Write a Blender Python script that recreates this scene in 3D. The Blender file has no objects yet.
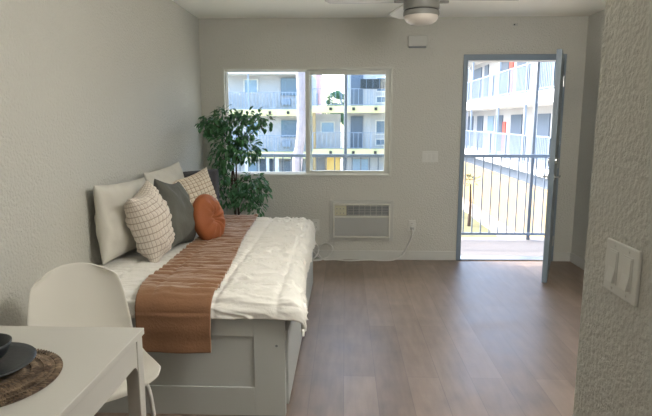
import bpy, bmesh, math, random
from mathutils import Vector, Matrix, Euler, noise
random.seed(7)
PI = math.pi
sc = bpy.context.scene
C = sc.collection

# ---------------------------------------------------------------- camera
cam = bpy.data.objects.new('camera', bpy.data.cameras.new('camera'))
C.objects.link(cam)
cam.data.sensor_width = 36.0
cam.data.lens = 539.0 / 652.0 * 36.0
cam.data.clip_start = 0.02
cam.data.clip_end = 400
cam.location = (0, 0, 1.44)
cam.rotation_euler = (PI/2 - 0.1604, 0, 0.035)
sc.camera = cam

# ---------------------------------------------------------------- world, sun, exposure
W = bpy.data.worlds.new('world'); sc.world = W; W.use_nodes = True
nt = W.node_tree
bg = nt.nodes['Background']
sky = nt.nodes.new('ShaderNodeTexSky')
sky.sky_type = 'NISHITA'
sky.sun_disc = False
sky.sun_elevation = math.radians(48)
sky.sun_rotation = math.radians(-53)
sky.air_density = 1.0
sky.dust_density = 2.5
sky.ozone_density = 1.0
nt.links.new(sky.outputs[0], bg.inputs[0])
bg.inputs[1].default_value = 1.3
sun = bpy.data.objects.new('sun', bpy.data.lights.new('sun', 'SUN'))
C.objects.link(sun)
sun.data.energy = 5.5
sun.data.angle = math.radians(0.6)
sun.data.color = (1.0, 0.93, 0.82)
sun.rotation_euler = Vector((0.8, -0.6, -1.12)).to_track_quat('-Z', 'Y').to_euler()
vs = sc.view_settings
vs.view_transform = 'Standard'; vs.look = 'None'; vs.gamma = 1.0
vs.use_curve_mapping = False
vs.exposure = 0.24
FILL_LAMP_W = 10.0      # added fill lamp behind the camera, shaped as a ceiling lamp
FILL_GLOBE = 43.0         # emission of the added globe that fills the room with light

# ---------------------------------------------------------------- helpers
def s2l(c):
    return tuple(((x/255.0)/12.92 if x/255.0 <= 0.04045 else (((x/255.0)+0.055)/1.055)**2.4) for x in c)

def material(name, rgb, rough=0.6, metal=0.0, bump=0.0, bscale=40.0, var=0.0, vscale=3.0, sheen=0.0,
             sheen_rgb=None, spec=0.5, emit=0.0, detail=4.0):
    m = bpy.data.materials.new(name); m.use_nodes = True
    n = m.node_tree.nodes; l = m.node_tree.links
    p = n['Principled BSDF']
    col = s2l(rgb)
    p.inputs['Base Color'].default_value = (*col, 1)
    p.inputs['Roughness'].default_value = rough
    p.inputs['Metallic'].default_value = metal
    p.inputs['Specular IOR Level'].default_value = spec
    if sheen:
        p.inputs['Sheen Weight'].default_value = sheen
        p.inputs['Sheen Roughness'].default_value = 0.45
        p.inputs['Sheen Tint'].default_value = (*(s2l(sheen_rgb) if sheen_rgb else col), 1)
    tc = n.new('ShaderNodeTexCoord')
    nz = n.new('ShaderNodeTexNoise'); nz.inputs['Scale'].default_value = vscale
    nz.inputs['Detail'].default_value = 5
    l.new(tc.outputs['Object'], nz.inputs['Vector'])
    v = max(var, 0.02)
    mx = n.new('ShaderNodeMix'); mx.data_type = 'RGBA'
    mx.inputs['A'].default_value = (*[c*(1-v) for c in col], 1)
    mx.inputs['B'].default_value = (*[min(1, c*(1+v)) for c in col], 1)
    l.new(nz.outputs['Fac'], mx.inputs['Factor'])
    l.new(mx.outputs['Result'], p.inputs['Base Color'])
    if bump:
        nb = n.new('ShaderNodeTexNoise'); nb.inputs['Scale'].default_value = bscale
        nb.inputs['Detail'].default_value = detail
        l.new(tc.outputs['Object'], nb.inputs['Vector'])
        b = n.new('ShaderNodeBump'); b.inputs['Strength'].default_value = bump
        b.inputs['Distance'].default_value = 0.01
        l.new(nb.outputs['Fac'], b.inputs['Height'])
        l.new(b.outputs['Normal'], p.inputs['Normal'])
    if emit:
        p.inputs['Emission Color'].default_value = (*col, 1)
        p.inputs['Emission Strength'].default_value = emit
    return m

def glass_material(name, tint=(1, 1, 1), refl=0.05):
    m = bpy.data.materials.new(name); m.use_nodes = True
    n = m.node_tree.nodes; l = m.node_tree.links
    n.remove(n['Principled BSDF'])
    out = n['Material Output']
    t = n.new('ShaderNodeBsdfTransparent'); t.inputs[0].default_value = (*tint, 1)
    g = n.new('ShaderNodeBsdfGlossy'); g.inputs['Roughness'].default_value = 0.02
    mx = n.new('ShaderNodeMixShader'); mx.inputs[0].default_value = refl
    l.new(t.outputs[0], mx.inputs[1]); l.new(g.outputs[0], mx.inputs[2])
    l.new(mx.outputs[0], out.inputs[0])
    return m

def wm(o):
    m = Matrix.LocRotScale(o.location, o.rotation_euler, o.scale)
    m = o.matrix_parent_inverse @ m
    return wm(o.parent) @ m if o.parent else m

def obj(name, bm, mat, parent=None, bevel=0.0, smooth=False, seg=2, label=None, keep=False):
    me = bpy.data.meshes.new(name)
    bmesh.ops.recalc_face_normals(bm, faces=bm.faces[:]) if not keep else None
    bm.to_mesh(me); bm.free()
    o = bpy.data.objects.new(name, me); C.objects.link(o)
    if mat: me.materials.append(mat)
    if smooth:
        for p in me.polygons: p.use_smooth = True
    if bevel:
        b = o.modifiers.new('bevel', 'BEVEL'); b.width = bevel; b.segments = seg
        b.limit_method = 'ANGLE'; b.angle_limit = math.radians(40)
    if parent:
        o.parent = parent; o.matrix_parent_inverse = wm(parent).inverted()
    if label: o['label'] = label
    return o

def tag(o, label, cat, group=None, kind=None):
    o['label'] = label; o['category'] = cat
    if group: o['group'] = group
    if kind: o['kind'] = kind
    return o

def thing(name, label, cat, loc=(0, 0, 0), rotz=0.0, group=None):
    o = bpy.data.objects.new(name, None); C.objects.link(o)
    o.location = loc; o.rotation_euler = (0, 0, rotz)
    o.empty_display_size = 0.1
    return tag(o, label, cat, group)

def struct(o, label=None, cat=None):
    o['kind'] = 'structure'
    if label: o['label'] = label
    if cat: o['category'] = cat
    return o

def NB(): return bmesh.new()

def box(bm, x0, x1, y0, y1, z0, z1):
    vs_ = [bm.verts.new(p) for p in ((x0,y0,z0),(x1,y0,z0),(x1,y1,z0),(x0,y1,z0),(x0,y0,z1),(x1,y0,z1),(x1,y1,z1),(x0,y1,z1))]
    for f in ((3,2,1,0),(4,5,6,7),(0,1,5,4),(1,2,6,5),(2,3,7,6),(3,0,4,7)):
        bm.faces.new([vs_[i] for i in f])
    return bm

def boxo(name, x0, x1, y0, y1, z0, z1, mat, parent=None, bevel=0.0, label=None):
    return obj(name, box(NB(), x0, x1, y0, y1, z0, z1), mat, parent, bevel, label=label)

def lathe(bm, prof, c=(0, 0, 0), n=40):
    rings = []
    for r, z in prof:
        if r < 1e-6: rings.append([bm.verts.new((c[0], c[1], c[2]+z))])
        else: rings.append([bm.verts.new((c[0]+r*math.cos(2*PI*i/n), c[1]+r*math.sin(2*PI*i/n), c[2]+z)) for i in range(n)])
    for a, b in zip(rings, rings[1:]):
        for i in range(n):
            j = (i+1) % n
            if len(a) == 1 and len(b) == 1: continue
            if len(a) == 1: bm.faces.new((a[0], b[j], b[i]))
            elif len(b) == 1: bm.faces.new((a[i], a[j], b[0]))
            else: bm.faces.new((a[i], a[j], b[j], b[i]))
    return bm

def tube(bm, pts, r, n=8):
    pts = [Vector(p) for p in pts]
    rr = r if hasattr(r, '__len__') else [r]*len(pts)
    rings = []
    for i, p in enumerate(pts):
        d = (pts[min(i+1, len(pts)-1)] - pts[max(i-1, 0)]).normalized()
        up = Vector((0, 0, 1)) if abs(d.z) < 0.95 else Vector((1, 0, 0))
        a = d.cross(up).normalized(); b = d.cross(a).normalized()
        rings.append([bm.verts.new(p + (a*math.cos(2*PI*k/n) + b*math.sin(2*PI*k/n))*rr[i]) for k in range(n)])
    for A, B in zip(rings, rings[1:]):
        for k in range(n): bm.faces.new((A[k], A[(k+1) % n], B[(k+1) % n], B[k]))
    bm.faces.new(rings[0]); bm.faces.new(rings[-1][::-1])
    return bm

def smooth_path(pts, m=6):
    pts = [Vector(p) for p in pts]; out = []
    for i in range(len(pts)-1):
        p0 = pts[max(i-1, 0)]; p1 = pts[i]; p2 = pts[i+1]; p3 = pts[min(i+2, len(pts)-1)]
        for k in range(m):
            t = k/m
            out.append(0.5*((2*p1) + (p2-p0)*t + (2*p0-5*p1+4*p2-p3)*t*t + (3*p1-p0-3*p2+p3)*t**3))
    out.append(pts[-1]); return out

def grid(bm, nu, nv, fn):
    g = [[bm.verts.new(fn(i/nu, j/nv)) for j in range(nv+1)] for i in range(nu+1)]
    for i in range(nu):
        for j in range(nv):
            bm.faces.new((g[i][j], g[i+1][j], g[i+1][j+1], g[i][j+1]))
    return g

def prism(bm, poly, axis, a, b):
    # poly: 2-D outline; axis 0/1/2 is the extrusion axis
    def P(u, v, w):
        return {0: (w, u, v), 1: (u, w, v), 2: (u, v, w)}[axis]
    A = [bm.verts.new(P(u, v, a)) for u, v in poly]; B = [bm.verts.new(P(u, v, b)) for u, v in poly]
    bm.faces.new(A); bm.faces.new(B[::-1])
    n = len(poly)
    for i in range(n): bm.faces.new((A[i], B[i], B[(i+1) % n], A[(i+1) % n]))
    return bm

def frame_boxes(bm, x0, x1, y0, y1, z0, z1, w, wb=None):
    wb = wb or w
    box(bm, x0, x0+w, y0, y1, z0, z1); box(bm, x1-w, x1, y0, y1, z0, z1)
    box(bm, x0+w, x1-w, y0, y1, z1-w, z1); box(bm, x0+w, x1-w, y0, y1, z0, z0+wb)
    return bm

# ---------------------------------------------------------------- materials
M = {}
M['wall'] = material('orange_peel_paint', (194, 192, 183), 0.6, bump=0.85, bscale=70, detail=3, spec=0.35)
M['ceiling'] = material('ceiling_paint', (245, 243, 232), 0.8, bump=0.3, bscale=60)
M['trim'] = material('trim_paint', (194, 193, 187), 0.45)
M['vinyl'] = material('window_vinyl', (196, 196, 186), 0.4)
M['door'] = material('slate_blue_door_paint', (124, 138, 150), 0.42, spec=0.5)
M['steel'] = material('brushed_nickel', (170, 170, 168), 0.3, metal=1.0)
M['glass'] = glass_material('window_glass', (0.93, 0.97, 0.98), 0.05)
M['white_lacq'] = material('white_lacquer', (194, 191, 183), 0.35)
M['bed_white'] = material('bed_white_foil', (186, 189, 186), 0.42)
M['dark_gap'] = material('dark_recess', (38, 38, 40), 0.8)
M['mattress'] = material('mattress_ticking', (215, 212, 204), 0.85, bump=0.3, bscale=200)
M['duvet'] = material('white_cotton', (236, 233, 226), 0.85, bump=0.25, bscale=60, sheen=0.2, sheen_rgb=(255,255,255))
M['velvet'] = material('caramel_velvet', (134, 94, 64), 0.75, bump=0.25, bscale=90, sheen=0.9, sheen_rgb=(220, 208, 194), var=0.12, vscale=9)
M['rust'] = material('rust_velvet', (146, 80, 40), 0.7, bump=0.2, bscale=60, sheen=0.45, sheen_rgb=(230, 150, 100), var=0.1, vscale=12)
M['linen_white'] = material('white_linen', (200, 196, 185), 0.9, bump=0.3, bscale=35)
M['olive'] = material('dark_olive_linen', (94, 94, 87), 0.9, bump=0.35, bscale=60, var=0.08, vscale=20)
M['charcoal'] = material('charcoal_upholstery', (74, 74, 78), 0.9, bump=0.4, bscale=120, var=0.1, vscale=30)
M['shell'] = material('white_plastic_shell', (214, 210, 200), 0.42)
M['leg_white'] = material('white_powder_coat', (212, 209, 202), 0.4)
M['stone'] = material('charcoal_stoneware', (44, 47, 50), 0.42, bump=0.1, bscale=120, spec=0.45)
M['fan_grey'] = material('fan_housing_paint', (116, 115, 109), 0.45)
M['fan_blade'] = material('fan_blade_white', (200, 198, 190), 0.5)
M['dome'] = material('frosted_dome', (196, 188, 178), 0.3)
M['black'] = material('black_plastic', (22, 22, 24), 0.5)
M['ac_white'] = material('air_conditioner_plastic', (205, 204, 194), 0.45)
M['ac_grey'] = material('air_conditioner_grille', (176, 176, 172), 0.6)
M['ac_dark'] = material('air_conditioner_vent_dark', (124, 128, 132), 0.6)
M['panel_cream'] = material('control_panel_cream', (190, 186, 160), 0.5)
M['chime'] = material('aged_white_plastic', (182, 181, 174), 0.5)
M['plate'] = material('switch_plate_plastic', (206, 205, 198), 0.35)
M['cord'] = material('white_cord', (206, 204, 198), 0.5)
M['leaf'] = material('ficus_leaf', (62, 108, 66), 0.42, var=0.45, vscale=14)
M['bark'] = material('dark_bark', (66, 52, 42), 0.9, bump=0.8, bscale=60, var=0.3, vscale=20)
M['pot'] = material('woven_pot', (120, 98, 72), 0.9, bump=0.8, bscale=60)
M['soil'] = material('soil', (50, 38, 30), 1.0, bump=0.8, bscale=50)
M['fill_lamp_white'] = material('fill_lamp_diffuser', (255, 240, 222), 0.5, emit=3.0)
M['globe'] = material('fill_globe_glass', (252, 250, 246), 0.5, emit=FILL_GLOBE)
M['concrete'] = material('walkway_concrete', (112, 109, 108), 0.8, bump=0.3, bscale=30, var=0.08)
M['court'] = material('courtyard_paving', (196, 186, 168), 0.9, var=0.1, vscale=0.6)
M['grass'] = material('dry_lawn', (100, 100, 72), 1.0, bump=0.8, bscale=10, var=0.35, vscale=1.2)
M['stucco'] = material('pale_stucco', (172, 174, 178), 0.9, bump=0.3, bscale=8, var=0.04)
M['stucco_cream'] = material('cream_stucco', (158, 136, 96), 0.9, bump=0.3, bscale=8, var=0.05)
M['band_yellow'] = material('yellow_band_paint', (206, 199, 150), 0.85)
M['band_white'] = material('white_band_paint', (200, 200, 196), 0.85)
M['rail_paint'] = material('blue_grey_rail_paint', (138, 152, 168), 0.5)
M['win_dark'] = material('dark_window_pane', (92, 114, 134), 0.2)
M['win_pale'] = material('pale_window_pane', (130, 156, 178), 0.25)
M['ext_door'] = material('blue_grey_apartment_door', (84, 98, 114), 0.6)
M['red'] = material('faded_red_cloth', (190, 96, 84), 0.8)
M['pink'] = material('pink_stucco', (196, 160, 160), 0.9)
M['orange_wall'] = material('ochre_stucco', (234, 196, 118), 0.9)
M['brown_door'] = material('taupe_door', (122, 108, 104), 0.6)
M['tree_leaf'] = material('far_tree_leaf', (92, 132, 104), 0.8, var=0.3, vscale=2)
M['palm_bark'] = material('palm_bark', (168, 156, 156), 0.95, bump=1.0, bscale=14, var=0.25, vscale=6)
M['louvre'] = material('dark_green_panel', (34, 44, 48), 0.6)

def floor_material():
    m = bpy.data.materials.new('oak_vinyl_planks'); m.use_nodes = True
    n = m.node_tree.nodes; l = m.node_tree.links; p = n['Principled BSDF']
    tc = n.new('ShaderNodeTexCoord'); mp = n.new('ShaderNodeMapping')
    mp.inputs['Rotation'].default_value = (0, 0, PI/2)
    l.new(tc.outputs['Object'], mp.inputs['Vector'])
    br = n.new('ShaderNodeTexBrick')
    br.offset = 0.37; br.inputs['Scale'].default_value = 1.0
    br.inputs['Brick Width'].default_value = 1.22; br.inputs['Row Height'].default_value = 0.18
    br.inputs['Mortar Size'].default_value = 0.0018; br.inputs['Mortar Smooth'].default_value = 0.3
    br.inputs['Color1'].default_value = (*s2l((132, 115, 102)), 1)
    br.inputs['Color2'].default_value = (*s2l((118, 102, 90)), 1)
    br.inputs['Mortar'].default_value = (*s2l((106, 92, 83)), 1)
    l.new(mp.outputs[0], br.inputs['Vector'])
    m2 = n.new('ShaderNodeMapping'); m2.inputs['Scale'].default_value = (7.0, 1.1, 1)
    l.new(tc.outputs['Object'], m2.inputs['Vector'])
    nz = n.new('ShaderNodeTexNoise'); nz.inputs['Scale'].default_value = 3.0; nz.inputs['Detail'].default_value = 8
    l.new(m2.outputs[0], nz.inputs['Vector'])
    n3 = n.new('ShaderNodeTexNoise'); n3.inputs['Scale'].default_value = 5.0; n3.inputs['Detail'].default_value = 6
    l.new(tc.outputs['Object'], n3.inputs['Vector'])
    ad = n.new('ShaderNodeMath'); ad.operation = 'ADD'
    l.new(nz.outputs['Fac'], ad.inputs[0]); l.new(n3.outputs['Fac'], ad.inputs[1])
    rp = n.new('ShaderNodeMapRange'); rp.inputs[1].default_value = 0.6; rp.inputs[2].default_value = 1.4
    rp.inputs[3].default_value = 0.74; rp.inputs[4].default_value = 1.3
    l.new(ad.outputs[0], rp.inputs[0])
    mul = n.new('ShaderNodeVectorMath'); mul.operation = 'SCALE'
    l.new(br.outputs['Color'], mul.inputs[0]); l.new(rp.outputs[0], mul.inputs['Scale'])
    l.new(mul.outputs[0], p.inputs['Base Color'])
    r2 = n.new('ShaderNodeMapRange'); r2.inputs[3].default_value = 0.32; r2.inputs[4].default_value = 0.52
    l.new(n3.outputs['Fac'], r2.inputs[0]); l.new(r2.outputs[0], p.inputs['Roughness'])
    b = n.new('ShaderNodeBump'); b.inputs['Strength'].default_value = 0.18; b.inputs['Distance'].default_value = 0.004
    l.new(nz.outputs['Fac'], b.inputs['Height']); l.new(b.outputs[0], p.inputs['Normal'])
    return m
M['floor'] = floor_material()

def waffle_material(name, c1, c2, n1):
    m = bpy.data.materials.new(name); m.use_nodes = True
    n = m.node_tree.nodes; l = m.node_tree.links; p = n['Principled BSDF']
    p.inputs['Roughness'].default_value = 0.95
    tc = n.new('ShaderNodeTexCoord')
    br = n.new('ShaderNodeTexBrick'); br.offset = 0.0; br.inputs['Scale'].default_value = n1
    br.inputs['Brick Width'].default_value = 1.0; br.inputs['Row Height'].default_value = 1.0
    br.inputs['Mortar Size'].default_value = 0.13; br.inputs['Mortar Smooth'].default_value = 0.8
    br.inputs['Color1'].default_value = (*s2l(c1), 1); br.inputs['Color2'].default_value = (*s2l(c1), 1)
    br.inputs['Mortar'].default_value = (*s2l(c2), 1)
    l.new(tc.outputs['UV'], br.inputs['Vector'])
    l.new(br.outputs['Color'], p.inputs['Base Color'])
    nz = n.new('ShaderNodeTexNoise'); nz.inputs['Scale'].default_value = 60
    l.new(tc.outputs['Object'], nz.inputs['Vector'])
    b = n.new('ShaderNodeBump'); b.inputs['Strength'].default_value = 0.4; b.inputs['Distance'].default_value = 0.005
    l.new(nz.outputs['Fac'], b.inputs['Height']); l.new(b.outputs[0], p.inputs['Normal'])
    return m
M['waffle_a'] = waffle_material('beige_waffle_knit', (216, 206, 194), (166, 152, 138), 17)
M['waffle_b'] = waffle_material('cream_waffle_knit', (216, 204, 186), (156, 138, 116), 17)

def mat_weave():
    m = bpy.data.materials.new('braided_seagrass'); m.use_nodes = True
    n = m.node_tree.nodes; l = m.node_tree.links; p = n['Principled BSDF']
    p.inputs['Roughness'].default_value = 0.85
    tc = n.new('ShaderNodeTexCoord')
    nz = n.new('ShaderNodeTexNoise'); nz.inputs['Scale'].default_value = 26; nz.inputs['Detail'].default_value = 6
    l.new(tc.outputs['Object'], nz.inputs['Vector'])
    ra = n.new('ShaderNodeValToRGB')
    ra.color_ramp.elements[0].position = 0.34; ra.color_ramp.elements[0].color = (*s2l((76, 60, 48)), 1)
    ra.color_ramp.elements[1].position = 0.66; ra.color_ramp.elements[1].color = (*s2l((156, 134, 110)), 1)
    # the rings of the braid and the strands that cross them
    mp = n.new('ShaderNodeMapping'); mp.inputs['Location'].default_value = (0.965, -1.325, 0)
    l.new(tc.outputs['Object'], mp.inputs['Vector'])
    sx = n.new('ShaderNodeSeparateXYZ'); l.new(mp.outputs[0], sx.inputs[0])
    an = n.new('ShaderNodeMath'); an.operation = 'ARCTAN2'; l.new(sx.outputs[1], an.inputs[0]); l.new(sx.outputs[0], an.inputs[1])
    ln_ = n.new('ShaderNodeVectorMath'); ln_.operation = 'LENGTH'; l.new(mp.outputs[0], ln_.inputs[0])
    c2 = n.new('ShaderNodeCombineXYZ'); l.new(ln_.outputs['Value'], c2.inputs[0])
    m3 = n.new('ShaderNodeMath'); m3.operation = 'MULTIPLY'; m3.inputs[1].default_value = 0.35; l.new(an.outputs[0], m3.inputs[0]); l.new(m3.outputs[0], c2.inputs[1])
    sep = n.new('ShaderNodeTexBrick'); sep.offset = 0.5; sep.inputs['Scale'].default_value = 1.0
    sep.inputs['Brick Width'].default_value = 0.03; sep.inputs['Row Height'].default_value = 0.02
    sep.inputs['Mortar Size'].default_value = 0.0022; sep.inputs['Mortar Smooth'].default_value = 0.6
    sep.inputs['Color1'].default_value = (1, 1, 1, 1); sep.inputs['Color2'].default_value = (0.72, 0.72, 0.72, 1); sep.inputs['Mortar'].default_value = (0.42, 0.42, 0.42, 1)
    l.new(c2.outputs[0], sep.inputs['Vector'])
    mu = n.new('ShaderNodeMix'); mu.data_type = 'RGBA'; mu.blend_type = 'MULTIPLY'; mu.inputs['Factor'].default_value = 1.0
    l.new(nz.outputs['Fac'], ra.inputs[0]); l.new(ra.outputs[0], mu.inputs['A']); l.new(sep.outputs['Color'], mu.inputs['B'])
    l.new(mu.outputs['Result'], p.inputs['Base Color'])
    return m
M['weave'] = mat_weave()

# ---------------------------------------------------------------- room shell
L, R, D, H = -1.46, 2.35, 5.53, 2.44
N, NY = 0.624, 1.40            # face and far end of the partition with the light switches
REAR = -2.2
TH = 0.14                     # thickness of the outer wall
DX0, DX1, DZ = 1.165, 2.165, 2.085     # door opening incl. frame
WX0, WX1, WZ0, WZ1 = -1.235, 0.47, 0.88, 1.965
struct(boxo('floor', L-0.1, R+0.1, REAR-0.1, D+TH, -0.08, 0.0, M['floor']))
struct(boxo('ceiling', L-0.1, R+0.1, REAR-0.1, D+TH, H, H+0.08, M['ceiling']))
struct(boxo('wall_left', L-0.1, L, REAR-0.1, D+TH, 0, H, M['wall']))
struct(boxo('wall_right', R, R+0.1, NY, D+TH, 0, H, M['wall']))
struct(boxo('wall_rear', L, R+0.1, REAR-0.1, REAR, 0, H, M['wall']))
b = NB()
poly = [(N, REAR), (N, NY-0.02), (N+0.006, NY-0.006), (N+0.02, NY), (R+0.1, NY), (R+0.1, REAR)]
prism(b, poly, 2, 0, H)
struct(obj('wall_partition', b, M['wall']))
b = NB()
box(b, L, WX0, D, D+TH, 0, H); box(b, WX0, WX1, D, D+TH, 0, WZ0); box(b, WX0, WX1, D, D+TH, WZ1, H)
box(b, WX1, DX0, D, D+TH, 0, H); box(b, DX0, DX1, D, D+TH, DZ, H); box(b, DX1, R, D, D+TH, 0, H)
struct(obj('wall_back', b, M['wall']))

def baseboard(name, x0, x1, y0, y1):
    b = NB(); box(b, x0, x1, y0, y1, 0, 0.096)
    return struct(obj(name, b, M['trim'], bevel=0.004))
baseboard('baseboard_back', L, DX0-0.002, D-0.014, D)
baseboard('baseboard_back_right', DX1+0.002, R, D-0.014, D)
baseboard('baseboard_right', R-0.014, R, NY, D-0.014)
baseboard('baseboard_left', L, L+0.014, REAR, D-0.014)
baseboard('baseboard_partition', N-0.014, N, REAR, NY)

# window: outer vinyl frame, fixed pane left, sliding sash right
win = bpy.data.objects.new('window_1', None); C.objects.link(win); win.location = ((WX0+WX1)/2, D, WZ0); struct(win)
b = NB(); frame_boxes(b, WX0-0.004, WX1+0.004, D-0.012, D+0.03, WZ0-0.004, WZ1+0.004, 0.021); obj('window_casing', b, M['vinyl'], win, 0.003)
b = NB(); frame_boxes(b, WX0, WX1, D+0.03, D+0.11, WZ0, WZ1, 0.026); obj('window_frame', b, M['vinyl'], win, 0.002)
b = NB(); frame_boxes(b, WX0+0.02, -0.345, D+0.075, D+0.10, WZ0+0.02, WZ1-0.02, 0.014); obj('fixed_sash', b, M['vinyl'], win, 0.002)
b = NB(); frame_boxes(b, -0.405, WX1-0.022, D+0.04, D+0.07, WZ0+0.022, WZ1-0.022, 0.045, 0.03)
ss = obj('sliding_sash', b, M['vinyl'], win, 0.003)
boxo('sash_lock', -0.392, -0.372, D+0.028, D+0.04, 1.38, 1.45, M['vinyl'], ss, 0.002)
boxo('window_pane', WX0+0.03, -0.35, D+0.085, D+0.089, WZ0+0.03, WZ1-0.03, M['glass'], win)
boxo('window_pane', -0.37, WX1-0.06, D+0.053, D+0.057, WZ0+0.045, WZ1-0.06, M['glass'], win)
boxo('window_sill', WX0+0.02, WX1-0.02, D-0.002, D+0.04, WZ0+0.012, WZ0+0.02, M['vinyl'], win, 0.002)

# door: frame fixed in the wall and the leaf opened into the room
door = bpy.data.objects.new('door_1', None); C.objects.link(door); door.location = (2.12, D, 0); struct(door)
b = NB()
box(b, DX0, DX0+0.045, D-0.015, D+TH, 0, DZ); box(b, DX1-0.045, DX1, D-0.015, D+TH, 0, DZ)
box(b, DX0+0.045, DX1-0.045, D-0.015, D+TH, DZ-0.06, DZ)
box(b, DX0+0.045, DX0+0.06, D+0.05, D+0.08, 0, DZ-0.06); box(b, DX1-0.06, DX1-0.045, D+0.05, D+0.08, 0, DZ-0.06)
obj('door_frame', b, M['door'], door, 0.003)
boxo('threshold', DX0+0.045, DX1-0.045, D-0.01, D+TH, 0, 0.014, M['steel'], door, 0.003)
hinge = Vector((2.118, D-0.02, 0)); free = Vector((1.785, 4.715, 0))
dirv = (free-hinge).normalized(); ang = math.atan2(dirv.y, dirv.x); ln = 0.875
leaf = obj('door_leaf', box(NB(), 0, ln, -0.022, 0.022, 0.015, 2.03), M['door'], None, 0.003)
leaf.location = hinge; leaf.rotation_euler = (0, 0, ang)
leaf.parent = door; leaf.matrix_parent_inverse = wm(door).inverted()
def leafpart(name, bm, mat, **k):
    o = obj(name, bm, mat, None, **k)
    o.location = hinge; o.rotation_euler = (0, 0, ang)
    o.parent = leaf; o.matrix_parent_inverse = (wm(door).inverted() @ Matrix.Identity(4)) @ Matrix.Identity(4)
    o.matrix_parent_inverse = wm(leaf).inverted()
    return o
for s in (-1, 1):
    b = NB()
    tube(b, [(ln-0.07, s*0.022, 0.955), (ln-0.07, s*0.032, 0.955)], 0.026, 16)
    tube(b, smooth_path([(ln-0.07, s*0.03, 0.955), (ln-0.07, s*0.06, 0.955), (ln-0.09, s*0.066, 0.955), (ln-0.18, s*0.066, 0.955)], 4), 0.008, 8)
    leafpart('door_handle', b, M['steel'], smooth=True)
    b = NB(); tube(b, [(ln-0.07, s*0.022, 1.1), (ln-0.07, s*0.036, 1.1)], 0.026, 16)
    leafpart('deadbolt', b, M['steel'])
for z in (0.22, 1.02, 1.82):
    b = NB(); tube(b, [(0.0, 0.026, z-0.05), (0.0, 0.026, z+0.05)], 0.008, 10); leafpart('hinge', b, M['steel'])

# ---------------------------------------------------------------- ceiling fan
FX, FY = 0.525, 3.94
fan = thing('ceiling_fan', 'grey ceiling fan with white blades and frosted light dome', 'ceiling fan', (FX, FY, 2.44))
b = NB(); lathe(b, [(0, 2.4385), (0.08, 2.4385), (0.085, 2.40), (0.06, 2.37), (0.06, 2.34), (0.115, 2.335), (0.124, 2.32), (0.124, 2.205), (0.118, 2.198), (0, 2.198)], (FX, FY, 0), 48)
obj('motor_housing', b, M['fan_grey'], fan, smooth=True).data
b = NB(); lathe(b, [(0, 2.20), (0.116, 2.20), (0.116, 2.188), (0, 2.188)], (FX, FY, 0), 48); obj('gap_ring', b, M['black'], fan)
b = NB(); lathe(b, [(0, 2.19), (0.123, 2.19), (0.125, 2.17), (0.122, 2.157), (0, 2.157)], (FX, FY, 0), 48); obj('light_ring', b, M['fan_grey'], fan)
b = NB(); lathe(b, [(0.119, 2.158), (0.116, 2.142), (0.104, 2.124), (0.08, 2.109), (0.045, 2.10), (0, 2.097)], (FX, FY, 0), 48); obj('light_dome', b, M['dome'], fan, smooth=True)
for k in range(4):
    a = math.radians(4+92*k if k else 4)
    a = math.radians((4, 100, 184, 276)[k])
    b = NB()
    def bl(u, v):
        r = 0.10 + 0.57*u
        w = 0.045 + 0.028*math.sin(min(1, u*1.15)*PI/2)
        if u > 0.9: w *= math.sqrt(max(0.02, 1-((u-0.9)/0.1)**2*0.8))
        s = (v-0.5)*2*w
        zz = 2.275 + s*0.22
        return (FX + r*math.cos(a) - s*math.sin(a), FY + r*math.sin(a) + s*math.cos(a), zz)
    grid(b, 16, 4, bl)
    o = obj('blade', b, M['fan_blade'], fan, smooth=True)
    so = o.modifiers.new('solid', 'SOLIDIFY'); so.thickness = 0.008
    b = NB()
    tube(b, [(FX+0.1*math.cos(a), FY+0.1*math.sin(a), 2.255), (FX+0.19*math.cos(a), FY+0.19*math.sin(a), 2.258)], 0.012, 8)
    obj('blade_arm', b, M['fan_grey'], fan)

# unseen flush lamp behind the camera, added to brighten the room
lx, ly = -0.35, -1.1
t = thing('fill_ceiling_lamp', 'unseen round flush lamp added behind the camera to brighten the room', 'fill lamp', (lx, ly, 2.44))
b = NB(); lathe(b, [(0, 2.4385), (0.19, 2.4385), (0.19, 2.415), (0.175, 2.41), (0, 2.41)], (lx, ly, 0), 40); obj('lamp_base', b, M['trim'], t)
b = NB(); lathe(b, [(0.172, 2.411), (0.165, 2.385), (0.13, 2.365), (0.07, 2.356), (0, 2.354)], (lx, ly, 0), 40); obj('fill_lamp_shade', b, M['fill_lamp_white'], t, smooth=True)
li = bpy.data.lights.new('fill_light', 'AREA'); li.shape = 'DISK'; li.size = 0.34; li.energy = FILL_LAMP_W; li.color = (1.0, 0.98, 0.94)
lo = bpy.data.objects.new('fill_light', li); C.objects.link(lo); lo.location = (lx, ly, 2.35)
lo.parent = t; lo.matrix_parent_inverse = wm(t).inverted()
# pendant globe out of view, added so that its glow fills the room
lx, ly = 0.88, 1.95
t = thing('fill_pendant_lamp', 'unseen white globe pendant added over the open floor as fill light', 'pendant lamp', (lx, ly, 2.44))
b = NB(); lathe(b, [(0, 2.4385), (0.06, 2.4385), (0.055, 2.41), (0.01, 2.40), (0, 2.40)], (lx, ly, 0), 32); obj('ceiling_rose', b, M['trim'], t)
b = NB(); tube(b, [(lx, ly, 2.405), (lx, ly, 2.27)], 0.008, 10); obj('lamp_rod', b, M['steel'], t)
b = NB(); lathe(b, [(0, 2.30), (0.05, 2.30), (0.05, 2.27), (0, 2.27)], (lx, ly, 0), 24); obj('globe_cap', b, M['steel'], t)
b = NB(); lathe(b, [(0.2*math.sin(PI*k/20), 2.08+0.2*math.cos(PI*k/20)) for k in range(21)], (lx, ly, 0), 40); obj('fill_globe_shell', b, M['globe'], t, smooth=True)

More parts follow.
